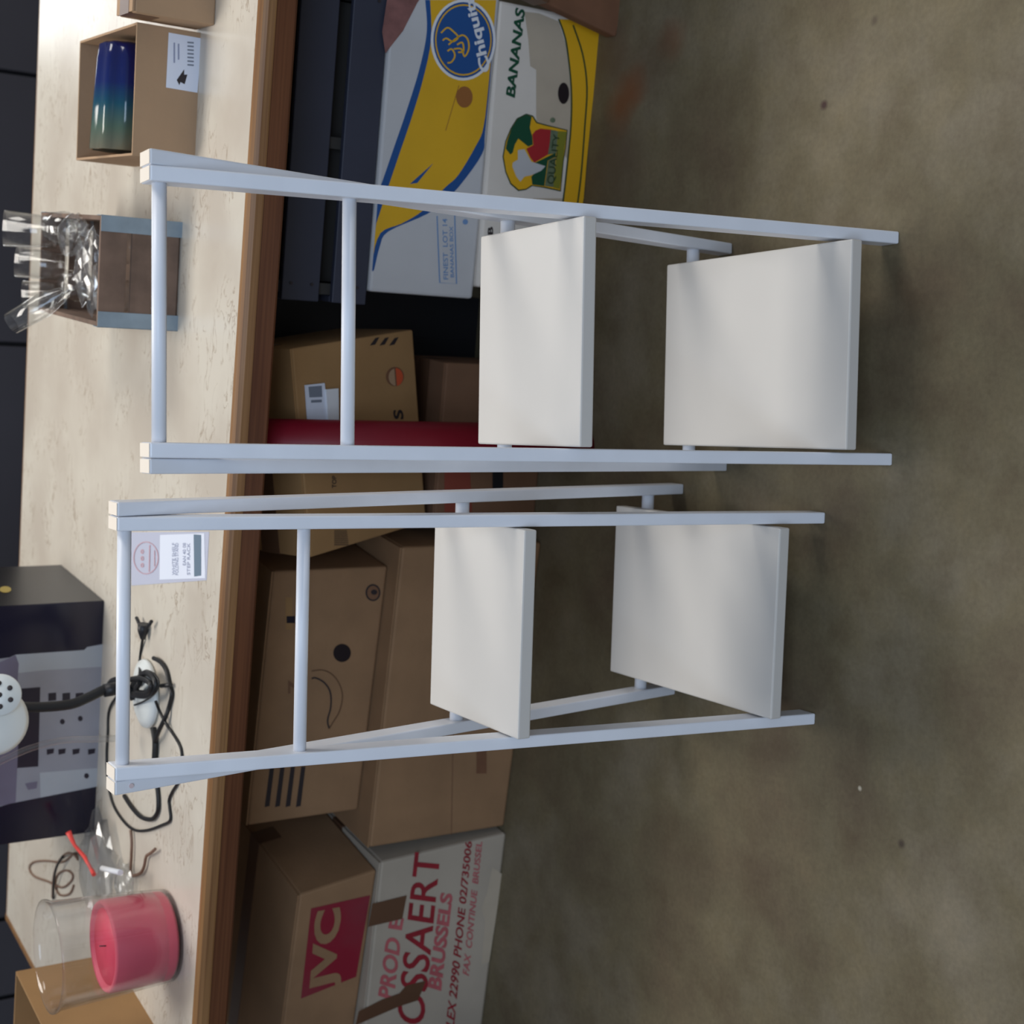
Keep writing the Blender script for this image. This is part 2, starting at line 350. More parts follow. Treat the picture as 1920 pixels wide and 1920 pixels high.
def wood_trim_mat(ca, cb):
    m = mat('edge_wood', (132, 86, 50), .42, spec=.4); nt = m.node_tree; b = nt.nodes['Principled BSDF']; N = nt.nodes.new; Lk = nt.links.new
    tc = N('ShaderNodeTexCoord'); mp = N('ShaderNodeMapping'); mp.inputs['Scale'].default_value = (1.2, 40, 90); Lk(tc.outputs['Object'], mp.inputs[0])
    n = N('ShaderNodeTexNoise'); n.inputs['Scale'].default_value = 2; n.inputs['Detail'].default_value = 6; Lk(mp.outputs[0], n.inputs[0])
    rp = N('ShaderNodeValToRGB'); rp.color_ramp.elements[0].position = .3; rp.color_ramp.elements[0].color = (*ca, 1); rp.color_ramp.elements[1].position = .7; rp.color_ramp.elements[1].color = (*cb, 1); Lk(n.outputs['Fac'], rp.inputs[0]); Lk(rp.outputs[0], b.inputs['Base Color']); return m
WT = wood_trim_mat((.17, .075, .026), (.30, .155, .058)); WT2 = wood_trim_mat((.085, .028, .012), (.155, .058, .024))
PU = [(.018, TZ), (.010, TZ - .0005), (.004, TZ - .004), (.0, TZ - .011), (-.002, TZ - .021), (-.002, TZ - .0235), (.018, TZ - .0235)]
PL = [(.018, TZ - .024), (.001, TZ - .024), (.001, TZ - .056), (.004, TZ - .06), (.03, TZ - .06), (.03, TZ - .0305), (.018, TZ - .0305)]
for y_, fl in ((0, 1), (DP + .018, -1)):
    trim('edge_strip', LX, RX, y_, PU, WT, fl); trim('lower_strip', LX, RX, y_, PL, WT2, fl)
MB().box(LX, .003, TZ - .06, LX + .018, DP + .015, TZ).build('edge_strip', WT, table, bevel=.002)
MB().box(LX + .05, .08, TZ - .09, RX - .03, .10, TZ - .03).build('under_rail', M['card_dark'], table)
MB().box(LX + .05, DP - .1, TZ - .09, RX - .03, DP - .08, TZ - .03).build('under_rail', M['card_dark'], table)
pr = table.matrix_world.inverted() @ Vector((.126, 2.31, 0))
for (lx, ly) in [(pr.x, pr.y), (LX + .12, .12), (RX - .1, .12), (LX + .12, DP - .12), (RX - .1, DP - .12), (pr.x, DP - .12)]:
    lg = MB().tube([(lx, ly, 0), (lx, ly, TZ - .03)], .045, 28).build('leg', M['red_paint'], table)
    if (lx, ly) == (pr.x, pr.y): lg['label'] = 'red round post leg'

# ------------------------------------------------------------------ white step shelves
P = {"x_0": 0.2404, "y_0": 1.6137, "a_0": -0.0678, "W_0": 0.3024, "t_0": 0.0182, "yF_0": -0.1226, "yR_0": 0.2511, "z1_0": 0.5502, "z2_0": 0.1207, "D1_0": 0.2602, "D2_0": 0.4222, "ys1_0": -0.0875, "ys2_0": -0.145, "ts_0": 0.0213, "zr1_0": 1.0839, "zr2_0": 0.8511, "d_0": 0.0351, "spF_0": 0.0052, "spR_0": 0.0068, "sw_0": -0.0051, "tl_0": 0.0002, "tf_0": 0.0053,
     "x_1": -0.1701, "y_1": 1.7812, "a_1": -0.0978, "W_1": 0.2996, "t_1": 0.0179, "yF_1": -0.1208, "yR_1": 0.2333, "z1_1": 0.5493, "z2_1": 0.1126, "D1_1": 0.2556, "D2_1": 0.4208, "ys1_1": -0.0857, "ys2_1": -0.1374, "ts_1": 0.0212, "zr1_1": 1.086, "zr2_1": 0.8518, "d_1": 0.0355, "spF_1": 0.0036, "spR_1": 0.0054, "sw_1": -0.0057, "tl_1": 0.0071, "tf_1": -0.004}
H = 1.1
def stool(i, label):
    g = lambda k: P[k + '_%d' % i]
    root = thing('step_shelf', label, 'shelf', (g('x'), g('y'), 0), (g('a'), 0, 0), 'white folding step shelves')
    W, t, d = g('W'), g('t'), g('d')
    def T(x, y, z): return Vector((x + g('tl') * z, y + g('tf') * z, z))
    fy = lambda z: g('yF') * (1 - z / H); ry = lambda z: g('yR') * (1 - z / H)
    for s in (-1, 1):
        for kind in 'FR':
            pts = []
            for z in (0, H):
                if kind == 'F': xi = W / 2 + g('spF') * (1 - z / H); y = fy(z)
                else: xi = W / 2 + t + .0006 + g('spR') * (1 - z / H); y = ry(z)
                xa, xb = sorted((s * xi, s * (xi + t)))
                pts += [T(xa, y, z), T(xb, y, z), T(xa, y + d, z), T(xb, y + d, z)]
            lg = MB().hexa(pts).build('leg', M['white_paint'], root, bevel=.0022)
            MB().box(min(pts[4].x, pts[5].x) + .001, pts[4].y + .001, H, max(pts[4].x, pts[5].x) - .001, pts[6].y - .001, H + .0008).build('end_grain', M['end_grain'], lg)
            if kind == 'R' and i == 1 and s == -1:
                zt = H - .022; xo = s * (W / 2 + t * 1.5)
                MB().tube([T(xo, ry(zt) - .0012, zt), T(xo, ry(zt) + .001, zt)], .0032, 10).build('screw', M['screw_cap'], lg)
    for zk, rad, kind in ((g('zr1'), .0088, 'F'), (g('zr2'), .0088, 'F'), (g('z1') - g('ts') - .0115, .0108, 'R'), (g('z2') - g('ts') - .0115, .0108, 'R')):
        if kind == 'F': hw = W / 2 + g('spF') * (1 - zk / H) + .003; y = fy(zk) + d / 2
        else: hw = W / 2 + t + g('spR') * (1 - zk / H) + .003; y = ry(zk) + d / 2
        MB().tube([T(-hw, y, zk), T(hw, y, zk)], rad, 18).build('rung', M['white_paint'], root)
    for k in '12':
        z, ts, y0, D = g('z' + k), g('ts'), g('ys' + k), g('D' + k); hw = (W + g('sw')) / 2 + .0028; mb = MB()
        yl = fy(z) + .004   # the board passes between the front legs and stands a little proud of them
        pts = [T(-hw, y0, z - ts), T(hw, y0, z - ts), T(-hw, y0 + D, z - ts), T(hw, y0 + D, z - ts), T(-hw, y0, z), T(hw, y0, z), T(-hw, y0 + D, z), T(hw, y0 + D, z)]
        mb.hexa(pts).build('shelf_board', M['shelf_white'], root, bevel=.0025)
    return root
stool(0, 'white folding step shelf on the right, nearest the banana boxes, beside the open glass crate')
stool(1, 'white folding step shelf on the left with the paper label sheet behind its top rung')

# ------------------------------------------------------------------ boxes under the table
def carton(name, label, o, ypr, w, d, h, m, cat='box', group=None, topmat=None, r=.004, skew=0):
    root = thing(name, label, cat, o, ypr, group)   # skew: a soft box whose walls lean sideways a little
    def hx(x0, y0, z0, x1, y1, z1): return MB().hexa([Vector((x + skew * z / h, y, z)) for z in (z0, z1) for y in (y0, y1) for x in (x0, x1)])
    hx(0, 0, 0, w, d, h - .004).build('carton_body', m, root, bevel=r)
    tm = topmat or m
    hx(.001, .001, h - .0035, w - .001, d / 2 - .0015, h).build('top_flap', tm, root)
    hx(.001, d / 2 + .0015, h - .0035, w - .001, d - .001, h).build('top_flap', tm, root)
    hx(-.0006, d / 2 - .024, h - .05, w + .0006, d / 2 + .024, h + .0006).build('tape', M['tape'], root)
    return root
def bananabox(name, label, o, yaw, w, d, h):   # bottom tray with a telescoping lid, hand holes through the front
    root = thing(name, label, 'box', o, (yaw, 0, 0), 'banana boxes')
    MB().box(.003, .003, 0, w - .003, d - .003, h * .5).build('tray', M['card_white'], root, bevel=.004)
    return root

bl = bananabox('banana_box', 'lower banana box on the floor with green BANANAS lettering and yellow band', (.429, 2.3179, 0), -.1923, .524, .4, .2289)
MB().box(0, 0, 0, .524, .4, .2285).build('lid', M['card_white2'], bl, bevel=.006)
F = Face(bl)
F.poly([(983, 22), (990, 73), (994, 124), (1005, 131), (1005, 219), (1009, 250), (1040, 262), (1064, 300), (1070, 237), (1070.6, 164), (1063, 91), (1047, 40), (1010, 25)], 'worn_patch', M['beige'], .0005)
F.poly([(1000, 372), (1056, 372), (1052, 402), (990, 402)], 'worn_patch', M['beige'], .0005)
band = [(1047, 36), (1056, 60), (1063, 91), (1070.6, 164), (1070, 237), (1063, 310), (1056, 372), (1046, 440), (1032, 510)]
yb = smooth([(a, b, 0) for a, b in band], 4)
F.poly([(v.x, v.y) for v in yb] + [(1068, 545), (1076, 480), (1094, 372), (1100, 300), (1110, 200), (1122, 95), (1125.5, 52), (1090, 38)], 'printed_band', M['yellow2'], .0007)
F.line([(v.x, v.y) for v in yb], 3, 'printed_line', M['dkgreen'], .001)
ml = smooth([(1074, 47, 0), (1092, 102, 0), (1100, 164, 0), (1096, 237, 0), (1089, 328, 0), (1080, 400, 0), (1068, 490, 0)], 4)
F.line([(v.x, v.y) for v in ml], 3, 'printed_line', M['dkgreen'], .001)
F.ell(1056, 175, 10.5, 20, 'hand_hole', M['hole'], .0012)
F.text('BANANAS', (965, 184), (985, 14), (966, 14), (947, 184), 'lettering', M['green'], .001, .035, .25)
F.text('B', (924, 440), (924, 425), (914, 425), (914, 440), 'lettering', M['black_ink'], .001, .035)
Z = lambda x, y: (930 + x / 10.67, 200 + y / 10.67)
lo = [Z(*q) for q in [(600, 160), (720, 200), (800, 330), (1000, 385), (1200, 430), (1410, 480), (1380, 800), (1330, 1100), (1300, 1400), (1280, 1670), (1100, 1630), (950, 1600), (700, 1570), (600, 1640), (450, 1660), (300, 1530), (200, 1300), (150, 1000), (200, 700), (300, 450), (420, 260)]]
F.poly([Z(*q) for q in [(600, 140), (740, 180), (820, 310), (1000, 360), (1430, 465), (1400, 800), (1350, 1100), (1295, 1700), (950, 1625), (720, 1590), (600, 1665), (440, 1690), (280, 1550), (180, 1310), (125, 1000), (180, 690), (285, 435), (410, 235)]], 'logo', M['dkgreen'], .0007)
F.poly(lo, 'logo', M['yellow2'], .0009)
F.poly([Z(*q) for q in [(600, 160), (710, 200), (690, 300), (670, 420), (720, 600), (730, 760), (640, 800), (540, 720), (440, 640), (370, 760), (330, 920), (280, 960), (190, 840), (220, 680), (300, 450), (420, 260)]], 'logo', M['green'], .0011)
F.poly([Z(*q) for q in [(720, 560), (780, 480), (880, 440), (1090, 460), (1070, 700), (1030, 960), (760, 1120), (680, 1020), (600, 840), (740, 770)]], 'logo', M['red'], .0013)
F.poly([Z(*q) for q in [(1090, 460), (1230, 490), (1200, 930), (1030, 960)]], 'logo', M['sage'], .0011)
F.poly([Z(*q) for q in [(1230, 490), (1410, 500), (1330, 1100), (1270, 1650), (1140, 1620), (1200, 1000)]], 'logo', M['olive'], .0011)
F.poly([Z(*q) for q in [(760, 1130), (1190, 920), (1190, 1000), (1030, 1080), (1000, 1300), (960, 1590), (720, 1560), (700, 1400), (900, 1200)]], 'logo', M['green'], .0011)
F.poly([Z(*q) for q in [(1040, 1080), (1190, 1010), (1140, 1610), (970, 1590)]], 'logo', M['sage'], .0012)
F.poly([Z(*q) for q in [(430, 870), (560, 850), (700, 1100), (980, 1190), (900, 1280), (700, 1370), (560, 1400), (480, 1500), (400, 1400), (320, 1200), (330, 1120), (430, 1060)]], 'logo', M['card_white'], .0013)
F.text('QUALITY', Z(1180, 1560), Z(1290, 560), Z(1140, 540), Z(1010, 1540), 'lettering', M['dkgreen'], .0014, .01)
F.ell(*Z(1130, 270), 5, 5, 'registered_mark', M['sage'], .0008)

bu = bananabox('banana_box', 'upper banana box with round blue brand seal on a yellow swoosh', (.4082, 2.3339, .2292), -.2219, .552, .4, .2213)
MB().box(0, 0, .0, .552, .4, .2208).build('lid', M['card_white'], bu, bevel=.006)
F = Face(bu)
def cur(pts, n=4): return [(v.x, v.y) for v in smooth([(a, b, 0) for a, b in pts], n)]
left = cur([(806, 0), (808, 73), (793.5, 146), (772, 219), (750, 284), (731.5, 339), (713, 395), (699, 440), (694, 476)])
rgt = cur([(930, 0), (917, 146), (906.5, 237), (892, 273), (859, 328), (833.6, 352), (793.5, 394), (753, 419), (713, 437), (697, 487)])
ol = cur([(797, 0), (800, 60), (786, 130), (762, 208), (740, 272), (717, 339), (700, 386), (697.5, 440), (694, 476)])
orr = cur([(930, 0), (919, 146), (909, 250), (904, 288), (866, 343), (838, 372), (801, 401), (728, 434), (712, 462), (701, 506), (696, 505)])
F.poly(ol + orr[::-1], 'printed_band', M['blue'], .0005, (.001, .551, .002, .2185))
F.poly(left + rgt[::-1], 'printed_band', M['yellow'], .0008, (.001, .551, .002, .2185))
F.poly([(812, 306), (768, 345), (782, 343)], 'printed_spike', M['blue'], .001)
F.ell(868, 75, 61, 76, 'seal', M['white_print'], .0011, 40)
F.ell(868, 75, 56, 71, 'seal', M['blue'], .0013, 40)
F.ell(868, 75, 53, 67, 'seal', M['yellow'], .0015, 40)
F.ell(868, 75, 50.5, 64, 'seal', M['blue'], .0017, 40)
for q in [[(826, 62), (838, 52), (850, 60), (858, 70), (848, 78), (836, 72), (829, 76)], [(840, 84), (852, 74), (866, 66), (876, 74), (878, 92), (870, 106), (864, 92), (850, 92)], [(838, 96), (846, 92), (852, 104), (846, 116), (838, 118)], [(856, 84), (866, 80), (868, 96), (858, 98)]]:
    F.line(cur(q), 3, 'seal_ornament', M['yellow'], .0019)
F.text('Chiquita', (925, 130), (890, -14), (867, -8), (900, 138), 'lettering', M['white_print'], .0021, .03)
F.ell(870, 182, 15.5, 20, 'hand_hole', M['hole_card'], .0014)
F.poly([(722, 100), (716, 60), (728, -20), (800, -20), (782, 5), (755, 58)], 'torn_patch', M['brownpink'], .0012)
F.line([(819, 405), (824, 530), (855.5, 532), (852, 400)], 2.2, 'stamp', M['blue_light'], .001)
F.text('FINEST  LOT 14', (840, 524), (838, 410), (829, 410), (831, 524), 'stamp', M['blue_light'], .001, .01)
F.text('BANANAS BOX', (851, 520), (849, 424), (842, 424), (844, 520), 'stamp', M['blue_light'], .001, .01)
F.ell(872, 416, 5, 5, 'registered_mark', M['blue_light'], .001)
F.line([(860, 160), (835, 245)], 1.2, 'crease', M['hole_card'], .0012)

# slate blue slatted crate on the banana boxes
sc = thing('slatted_crate', 'dark slate blue slatted crate on top of the upper banana box', 'crate', (.385, 2.345, .4525), (-.2219, 0, 0))
SW, SD, SH = .56, .28, .235
MB().box(.0, .012, 0, SW, SD, .012).build('bottom', M['slate2'], sc)
for (z0, z1) in ((0, .068), (.094, .166), (.186, SH)):
    MB().box(0, 0, z0, SW, .012, z1).build('slat', M['slate'], sc, bevel=.002)
    MB().box(0, SD, z0, SW, SD + .012, z1).build('slat', M['slate'], sc, bevel=.002)
    for x in (0, SW - .012): MB().box(x, .0125, z0, x + .012, SD - .0005, z1).build('slat', M['slate'], sc, bevel=.002)
for x in (.013, SW / 2 - .01, SW - .035):
    for y in (.0125, SD - .032): MB().box(x, y, .012, x + .02, y + .018, SH).build('corner_post', M['slate2'], sc)
for x in (.03, .53):
    for z in (.02, .05, .11, .15): MB().tube([(x, -.002, z), (x, .001, z)], .003, 8).build('screw', M['black_ink'], sc)
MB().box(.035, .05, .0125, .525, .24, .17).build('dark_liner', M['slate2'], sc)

# white lettered box and crimson printed box at the left
yw = -.2578
A_ = Vector((-.69456, 2.61864, 0)); dW = Vector((math.cos(yw), math.sin(yw), 0)); o = A_ - dW * .56
wb_ = carton('lettered_box', 'white cardboard box with faded red lettering and brown tape, standing on the floor', (o.x, o.y, 0), (yw, 0, 0), .56, .4, .3065, M['card_white_old'], r=.006, skew=-.02)
F = Face(wb_)
Z = lambda x, y: (660 + x / 5.33, 1560 + y / 5.33)
F.text('OSSAERT', (794, 1926), (826, 1601), (777, 1597), (742, 1912), 'lettering', M['red_ink'], .001, .012)
F.text('B', (788, 1975), (791, 1935), (738, 1922), (735, 1962), 'lettering', M['red_ink'], .001, .012)
F.text('PROD', (738, 1876), (752, 1762), (724, 1754), (708, 1866), 'lettering', M['red_faint'], .001, .03)
F.text('E', (753, 1744), (757, 1722), (732, 1718), (727, 1740), 'lettering', M['red_faint'], .001, .03)
F.text('BRUSSELS', (827, 1858), (849, 1676), (826, 1672), (801, 1850), 'lettering', M['red_faint'], .001, .04)
F.text('TELEX 22990 PHONE 02/735006', (848, 1960), (885, 1578), (872, 1576), (832, 1950), 'lettering', M['red_ink'], .001, .02)
F.text('FAX  CONTINUE  BRUSSEL', (879, 1830), (904, 1578), (893, 1576), (867, 1824), 'lettering', M['red_faint'], .001, .02)
F.poly([Z(*q) for q in [(200, 715), (545, 630), (500, 865), (160, 945)]], 'tape', M['tape'], .0013)
F.poly([Z(*q) for q in [(65, 1790), (300, 1670), (470, 1610), (540, 1530), (735, 1485), (690, 1600), (655, 1680), (470, 1740), (30, 1930)]], 'tape', M['tape'], .0013)
F.poly([Z(*q) for q in [(1400, 350), (1500, 420), (1430, 900), (1370, 1300), (1290, 1320), (1330, 900), (1290, 760), (1350, 600)]], 'stain', M['beige'], .0007)

yj = -.3301
A_ = Vector((-.73009, 2.63256, 0)); dJ = Vector((math.cos(yj), math.sin(yj), 0)); o = A_ - dJ * .48
jb = carton('printed_box', 'brown cardboard box with a crimson brand panel, on top of the white lettered box', (o.x, o.y, .3085), (yj, 0, 0), .48, .46, .172, M['card'], r=.005, skew=-.028)
F = Face(jb)
F.poly([(564, 1872), (667.5, 1831), (694, 1678), (583, 1703)], 'brand_panel', M['crimson'], .0008)
F.text('JVC', (638, 1851), (655, 1697), (591, 1708), (578, 1867), 'lettering', M['card'], .0012, .045)

# big plain box and the box with the curved arrow
bb_ = carton('shipping_box', 'large plain brown cardboard box on the floor under the smile printed box', (-.6814, 2.6273, 0), (-.2684, 0, 0), .640, .42, .3309, M['card'], r=.006)
F = Face(bb_)
F.line([(850, 1345), (846, 1565)], 1.6, 'crease', M['card_dark'], .0006)
F.strips([[(893, 1400), (893, 1450), (912, 1450), (912, 1400)]], 'dark_print', M['card_red'], .0007)
sb = carton('smile_box', 'brown cardboard box with curved arrow and four black bars, on the large plain box', (-.6082, 2.6628, .333), (-.2983, 0, 0), .5292, .36, .2454, M['card'], r=.005)
F = Face(sb)
F.ell(641, 1224, 16.5, 17, 'hand_hole', M['hole'], .001)
F.ell(699, 1111, 14, 16, 'round_mark', M['black_ink'], .0008); F.ell(699, 1111, 11, 13, 'round_mark', M['card_dark'], .001); F.ell(701, 1110, 6, 5, 'round_mark', M['black_ink'], .0012)
a1 = cur([(584, 1258), (604, 1256), (622, 1264), (636, 1282), (642, 1306), (636, 1334), (624, 1354), (617, 1366)])
a2 = cur([(617, 1366), (614, 1350), (620, 1325), (619, 1298), (608, 1280), (592, 1271), (584, 1272)])
F.line(a1, 2, 'curved_arrow', M['tape'], .0008); F.line(a2, 3, 'curved_arrow', M['black_ink'], .0008)
for k in range(4):
    x = 502 + k * 19.5
    F.strips([[(x - 6, 1513), (x + 4, 1437), (x + 12, 1437), (x + 3, 1511)]], 'printed_bar', M['black_ink'], .0008)
F.strips([[(535, 1120), (535, 1180), (548, 1180), (548, 1120)]], 'small_label', M['card_orange'], .0007)
F.strips([[(537, 1155), (537, 1168), (553, 1168), (553, 1155)]], 'small_label', M['navy'], .0009)
F.text('7', (563, 1300), (563, 1275), (540, 1275), (540, 1300), 'lettering', M['card_dark'], .0009, .02)

# tilted box with orange disc, the low box below it, black bin behind
ob = carton('tilted_box', 'tilted brown cardboard box with orange disc print and paper pouch, behind the red post', (-.016, 2.4749, .262), (-.1147, .3297, -.153), .3801, .2, .3202, M['card_orange'], r=.004)
F = Face(ob)
for k in range(3):
    x = 699 + k * 18; F.strips([[(x - 6, 648), (x + 4, 634), (x + 12, 632), (x + 4, 646)]], 'printed_dash', M['black_ink'], .0008)
F.ell(740, 706, 17, 18, 'orange_disc', M['card_red'], .0008)
F.ell(741, 707, 14, 17, 'orange_disc', M['orange'], .001, 16, -math.pi / 2, math.pi / 2)
F.ell(741, 707, 13, 16, 'orange_disc', M['card_tan'], .001, 16, math.pi / 2, 3 * math.pi / 2)
F.text('S', (757, 786), (754, 768), (736, 768), (738, 786), 'lettering', M['black_ink'], .001, .03)
F.text('||||||||', (653, 1022), (650, 995), (626, 995), (626, 1022), 'barcode', M['black_ink'], .001, .01)
F.text('TOP', (630, 915), (630, 892), (622, 892), (622, 915), 'lettering', M['black_ink'], .001, .01)
pp = MB(); q = [F.pt(*c, .004) for c in [(570, 722), (606, 718), (612, 790), (575, 792)]] + [F.pt(*c, .001) for c in [(570, 722), (606, 718), (612, 790), (575, 792)]]
pp.add(q, [(0, 1, 2, 3), (4, 7, 6, 5), (0, 4, 5, 1), (1, 5, 6, 2), (2, 6, 7, 3), (3, 7, 4, 0)]); pp.build('paper_pouch', M['paper'], ob)
pp = MB(); q = [F.pt(*c, .008) for c in [(606, 730), (629, 728), (630, 790), (610, 792)]] + [F.pt(*c, .001) for c in [(606, 730), (629, 728), (630, 790), (610, 792)]]
pp.add(q, [(0, 1, 2, 3), (4, 7, 6, 5), (0, 4, 5, 1), (1, 5, 6, 2), (2, 6, 7, 3), (3, 7, 4, 0)]); pp.build('paper_pouch', M['white_print'], ob)
F.strips([[(575, 725), (577, 745), (601, 744), (600, 723)], [(580, 750), (580, 755), (600, 754), (600, 749)]], 'pouch_print', M['grey_ink'], .0045)
lb = carton('low_box', 'low brown cardboard box with a reddish side, on the floor under the tilted box', (-.028, 2.485, 0), (-.2, 0, 0), .33, .16, .245, M['card_dark'], r=.004)
F = Face(lb)
F.poly([(833, 860), (833, 960), (885, 960), (880, 860)], 'reddish_patch', M['rust'], .0006)
F.poly([(923, 860), (923, 915), (930, 922), (943, 922), (943, 860)], 'black_label', M['black_plastic'], .0008)
bn = thing('black_bin', 'black plastic bin in the shade behind the tilted box and banana boxes', 'bin', (.07, 2.765, 0), (-.2, 0, 0))
BW, BD, BH = .41, .36, .62
mbn = MB(); mbn.box(0, 0, 0, BW, BD, .01); mbn.box(0, 0, .01, BW, .008, BH); mbn.box(0, BD - .008, .01, BW, BD, BH); mbn.box(0, .008, .01, .008, BD - .008, BH); mbn.box(BW - .008, .008, .01, BW, BD - .008, BH)
mbn.build('body', M['black_plastic'], bn)
MB().box(-.012, -.012, BH - .02, BW + .012, -.0005, BH + .005).box(-.012, BD + .0005, BH - .02, BW + .012, BD + .012, BH + .005).box(-.012, 0, BH - .02, -.0005, BD, BH + .005).box(BW + .0005, 0, BH - .02, BW + .012, BD, BH + .005).build('rim', M['black_plastic'], bn)
for k in range(4): MB().box(.05 + k * .085, -.006, .02, .062 + k * .085, -.0005, BH - .025).build('rib', M['black_plastic'], bn)

# brown box at the right end
bx = carton('leaning_box', 'flat reddish brown cardboard box leaning against the right end of the banana boxes', (.897, 2.166, .0), (-.2, .0, .2), .4, .03, .22, M['card_red'], r=.004)

# ------------------------------------------------------------------ things on the worktable
def open_box(name, label, o, yaw, w, d, h, m, th=.004):
    root = thing(name, label, 'box', o, (yaw, 0, 0))
    MB().box(0, 0, 0, w, d, th).build('bottom', m, root)
    MB().box(0, 0, th, w, th, h).build('side_panel', m, root)
    MB().box(0, d - th, th, w, d, h).build('side_panel', m, root)
    MB().box(0, th, th, th, d - th, h).build('side_panel', m, root)
    MB().box(w - th, th, th, w, d - th, h).build('side_panel', m, root)
    return root
ba = open_box('open_box', 'open cardboard box with white barcode label, holding a blue glass vase', (.6112, 2.3522, TZ), -.1913, .215, .3351, .109, M['card_tan'])
F = Face(ba)
F.poly([(316, 61), (378, 72), (370, 174), (311, 164)], 'sticker', M['paper'], .0006)
for k in range(7): F.strips([[(351, 78 + k * 7), (351, 81 + k * 7), (363, 82 + k * 7), (363, 79 + k * 7)]], 'barcode_bar', M['grey_ink'], .0009)
F.poly([(331, 150), (345, 130), (345, 140), (351, 140), (346, 158), (338, 154), (336, 160)], 'sticker_mark', M['black_ink'], .0009)
F.strips([[(325, 80), (325, 118), (328, 118), (328, 80)], [(333, 82), (333, 112), (336, 112), (336, 82)]], 'sticker_print', M['label_ink'], .0009)
# vase lying in it: ribbed wall, blue foot fading to clear rim
def vase_mat():
    m = bpy.data.materials.new('blue_fade_glass'); m.use_nodes = True; nt = m.node_tree; b = nt.nodes['Principled BSDF']; N = nt.nodes.new
    tc = N('ShaderNodeTexCoord'); sp = N('ShaderNodeSeparateXYZ'); mr = N('ShaderNodeMapRange'); mr.inputs[1].default_value = 0; mr.inputs[2].default_value = .185
    rp = N('ShaderNodeValToRGB'); e = rp.color_ramp.elements; e[0].position = 0; e[0].color = (.003, .006, .075, 1); e[1].position = 1; e[1].color = (.17, .16, .11, 1)
    x = e.new(.38); x.color = (.002, .012, .10, 1); x = e.new(.58); x.color = (.004, .06, .10, 1); x = e.new(.8); x.color = (.07, .12, .09, 1)
    nt.links.new(tc.outputs['Object'], sp.inputs[0]); nt.links.new(sp.outputs['Z'], mr.inputs[0]); nt.links.new(mr.outputs[0], rp.inputs[0]); nt.links.new(rp.outputs[0], b.inputs['Base Color'])
    b.inputs['Roughness'].default_value = .12; b.inputs['Specular IOR Level'].default_value = .45; b.inputs['Coat Weight'].default_value = .15; b.inputs['Alpha'].default_value = .93
    return m
bm_ = ba.matrix_world
vz = bm_ @ Vector((.2, .17, .068))
ve = MB().lathe([(.001, 0), (.04, .0), (.05, .006), (.053, .03), (.057, .1), (.061, .185), (.058, .186), (.054, .1), (.049, .03), (.001, .012)], 60, None, False, lambda k, n: (.045 if k % 6 in (2, 3, 4) else -.02) * (1 if k % 6 == 3 else .8)).build('glass_vase', vase_mat())
axis = -(bm_.to_3x3() @ Vector((1, 0, 0))); ve.matrix_world = Matrix.Translation(vz) @ axis.to_track_quat('Z', 'Y').to_matrix().to_4x4()
tag(ve, 'ribbed deep blue glass vase fading to clear, lying in the open cardboard box', 'vase')

bb2 = carton('small_box', 'closed tan cardboard box at the right corner of the worktable, beside the open box', (.815, 2.2456, TZ), (-.2, 0, 0), .3, .085, .1383, M['card_tan'], r=.003)

# zinc cornered wooden crate with glassware
gc = thing('wooden_crate', 'small wooden crate with zinc corner strips, heaped with drinking glasses', 'crate', (.3355, 2.4577, TZ), (-.199, 0, 0))
GW, GD, GH = .1884, .3929, .1425
MB().box(.006, .006, 0, GW - .006, GD - .006, .008).build('bottom', M['wood_old'], gc)
for z0, z1 in ((.004, .042), (.050, .088), (.096, GH)):
    MB().box(.0, .0, z0, GW, .008, z1).build('slat', M['wood_old'], gc, bevel=.001)
    MB().box(.0, GD - .008, z0, GW, GD, z1).build('slat', M['wood_old'], gc, bevel=.001)
    MB().box(.0, .0085, z0, .008, GD - .0085, z1).build('slat', M['wood_old'], gc, bevel=.001)
    MB().box(GW - .008, .0085, z0, GW, GD - .0085, z1).build('slat', M['wood_old'], gc, bevel=.001)
for x0, x1 in ((-.0012, .026), (GW - .026, GW + .0012)):
    MB().box(x0, -.0014, 0, x1, -.0002, GH).build('corner_strip', M['zinc'], gc)
    MB().box(x0, GD + .0002, 0, x1, GD + .0014, GH).build('corner_strip', M['zinc'], gc)
for x in (-.0014, GW + .0002):
    for y in (-.0014, GD - .026): MB().box(x, y, 0, x + .0012, y + .0272, GH).build('corner_strip', M['zinc'], gc)
gm = gc.matrix_world
def wine(h=.17, rb=.034, foot=.032):
    return [(.001, 0), (foot, .001), (foot, .003), (.006, .007), (.0035, .02), (.0035, h * .45), (.012, h * .49), (rb * .8, h * .6), (rb, h * .75), (rb * .88, h), (rb * .85, h), (rb * .95, h * .75), (rb * .75, h * .62), (.001, h * .5)]
def tumbler(h=.1, r=.034): return [(.001, 0), (r * .85, 0), (r * .88, .003), (r, h), (r - .0015, h), (r * .86 - .001, .008), (.001, .008)]
def flute(h=.2, r=.022): return [(.001, 0), (.028, .001), (.028, .003), (.004, .008), (.0035, .05), (.012, .065), (r, .11), (r * .9, h), (r * .86, h), (r * .94, .11), (.001, .066)]
fl0 = gm @ Vector((.085, .05, .135)); fl1 = onp(22, 606, (0, 2.60, 0), Vector((0, -1, 0)))
fdir = gm.to_3x3().inverted() @ (fl1 - fl0)
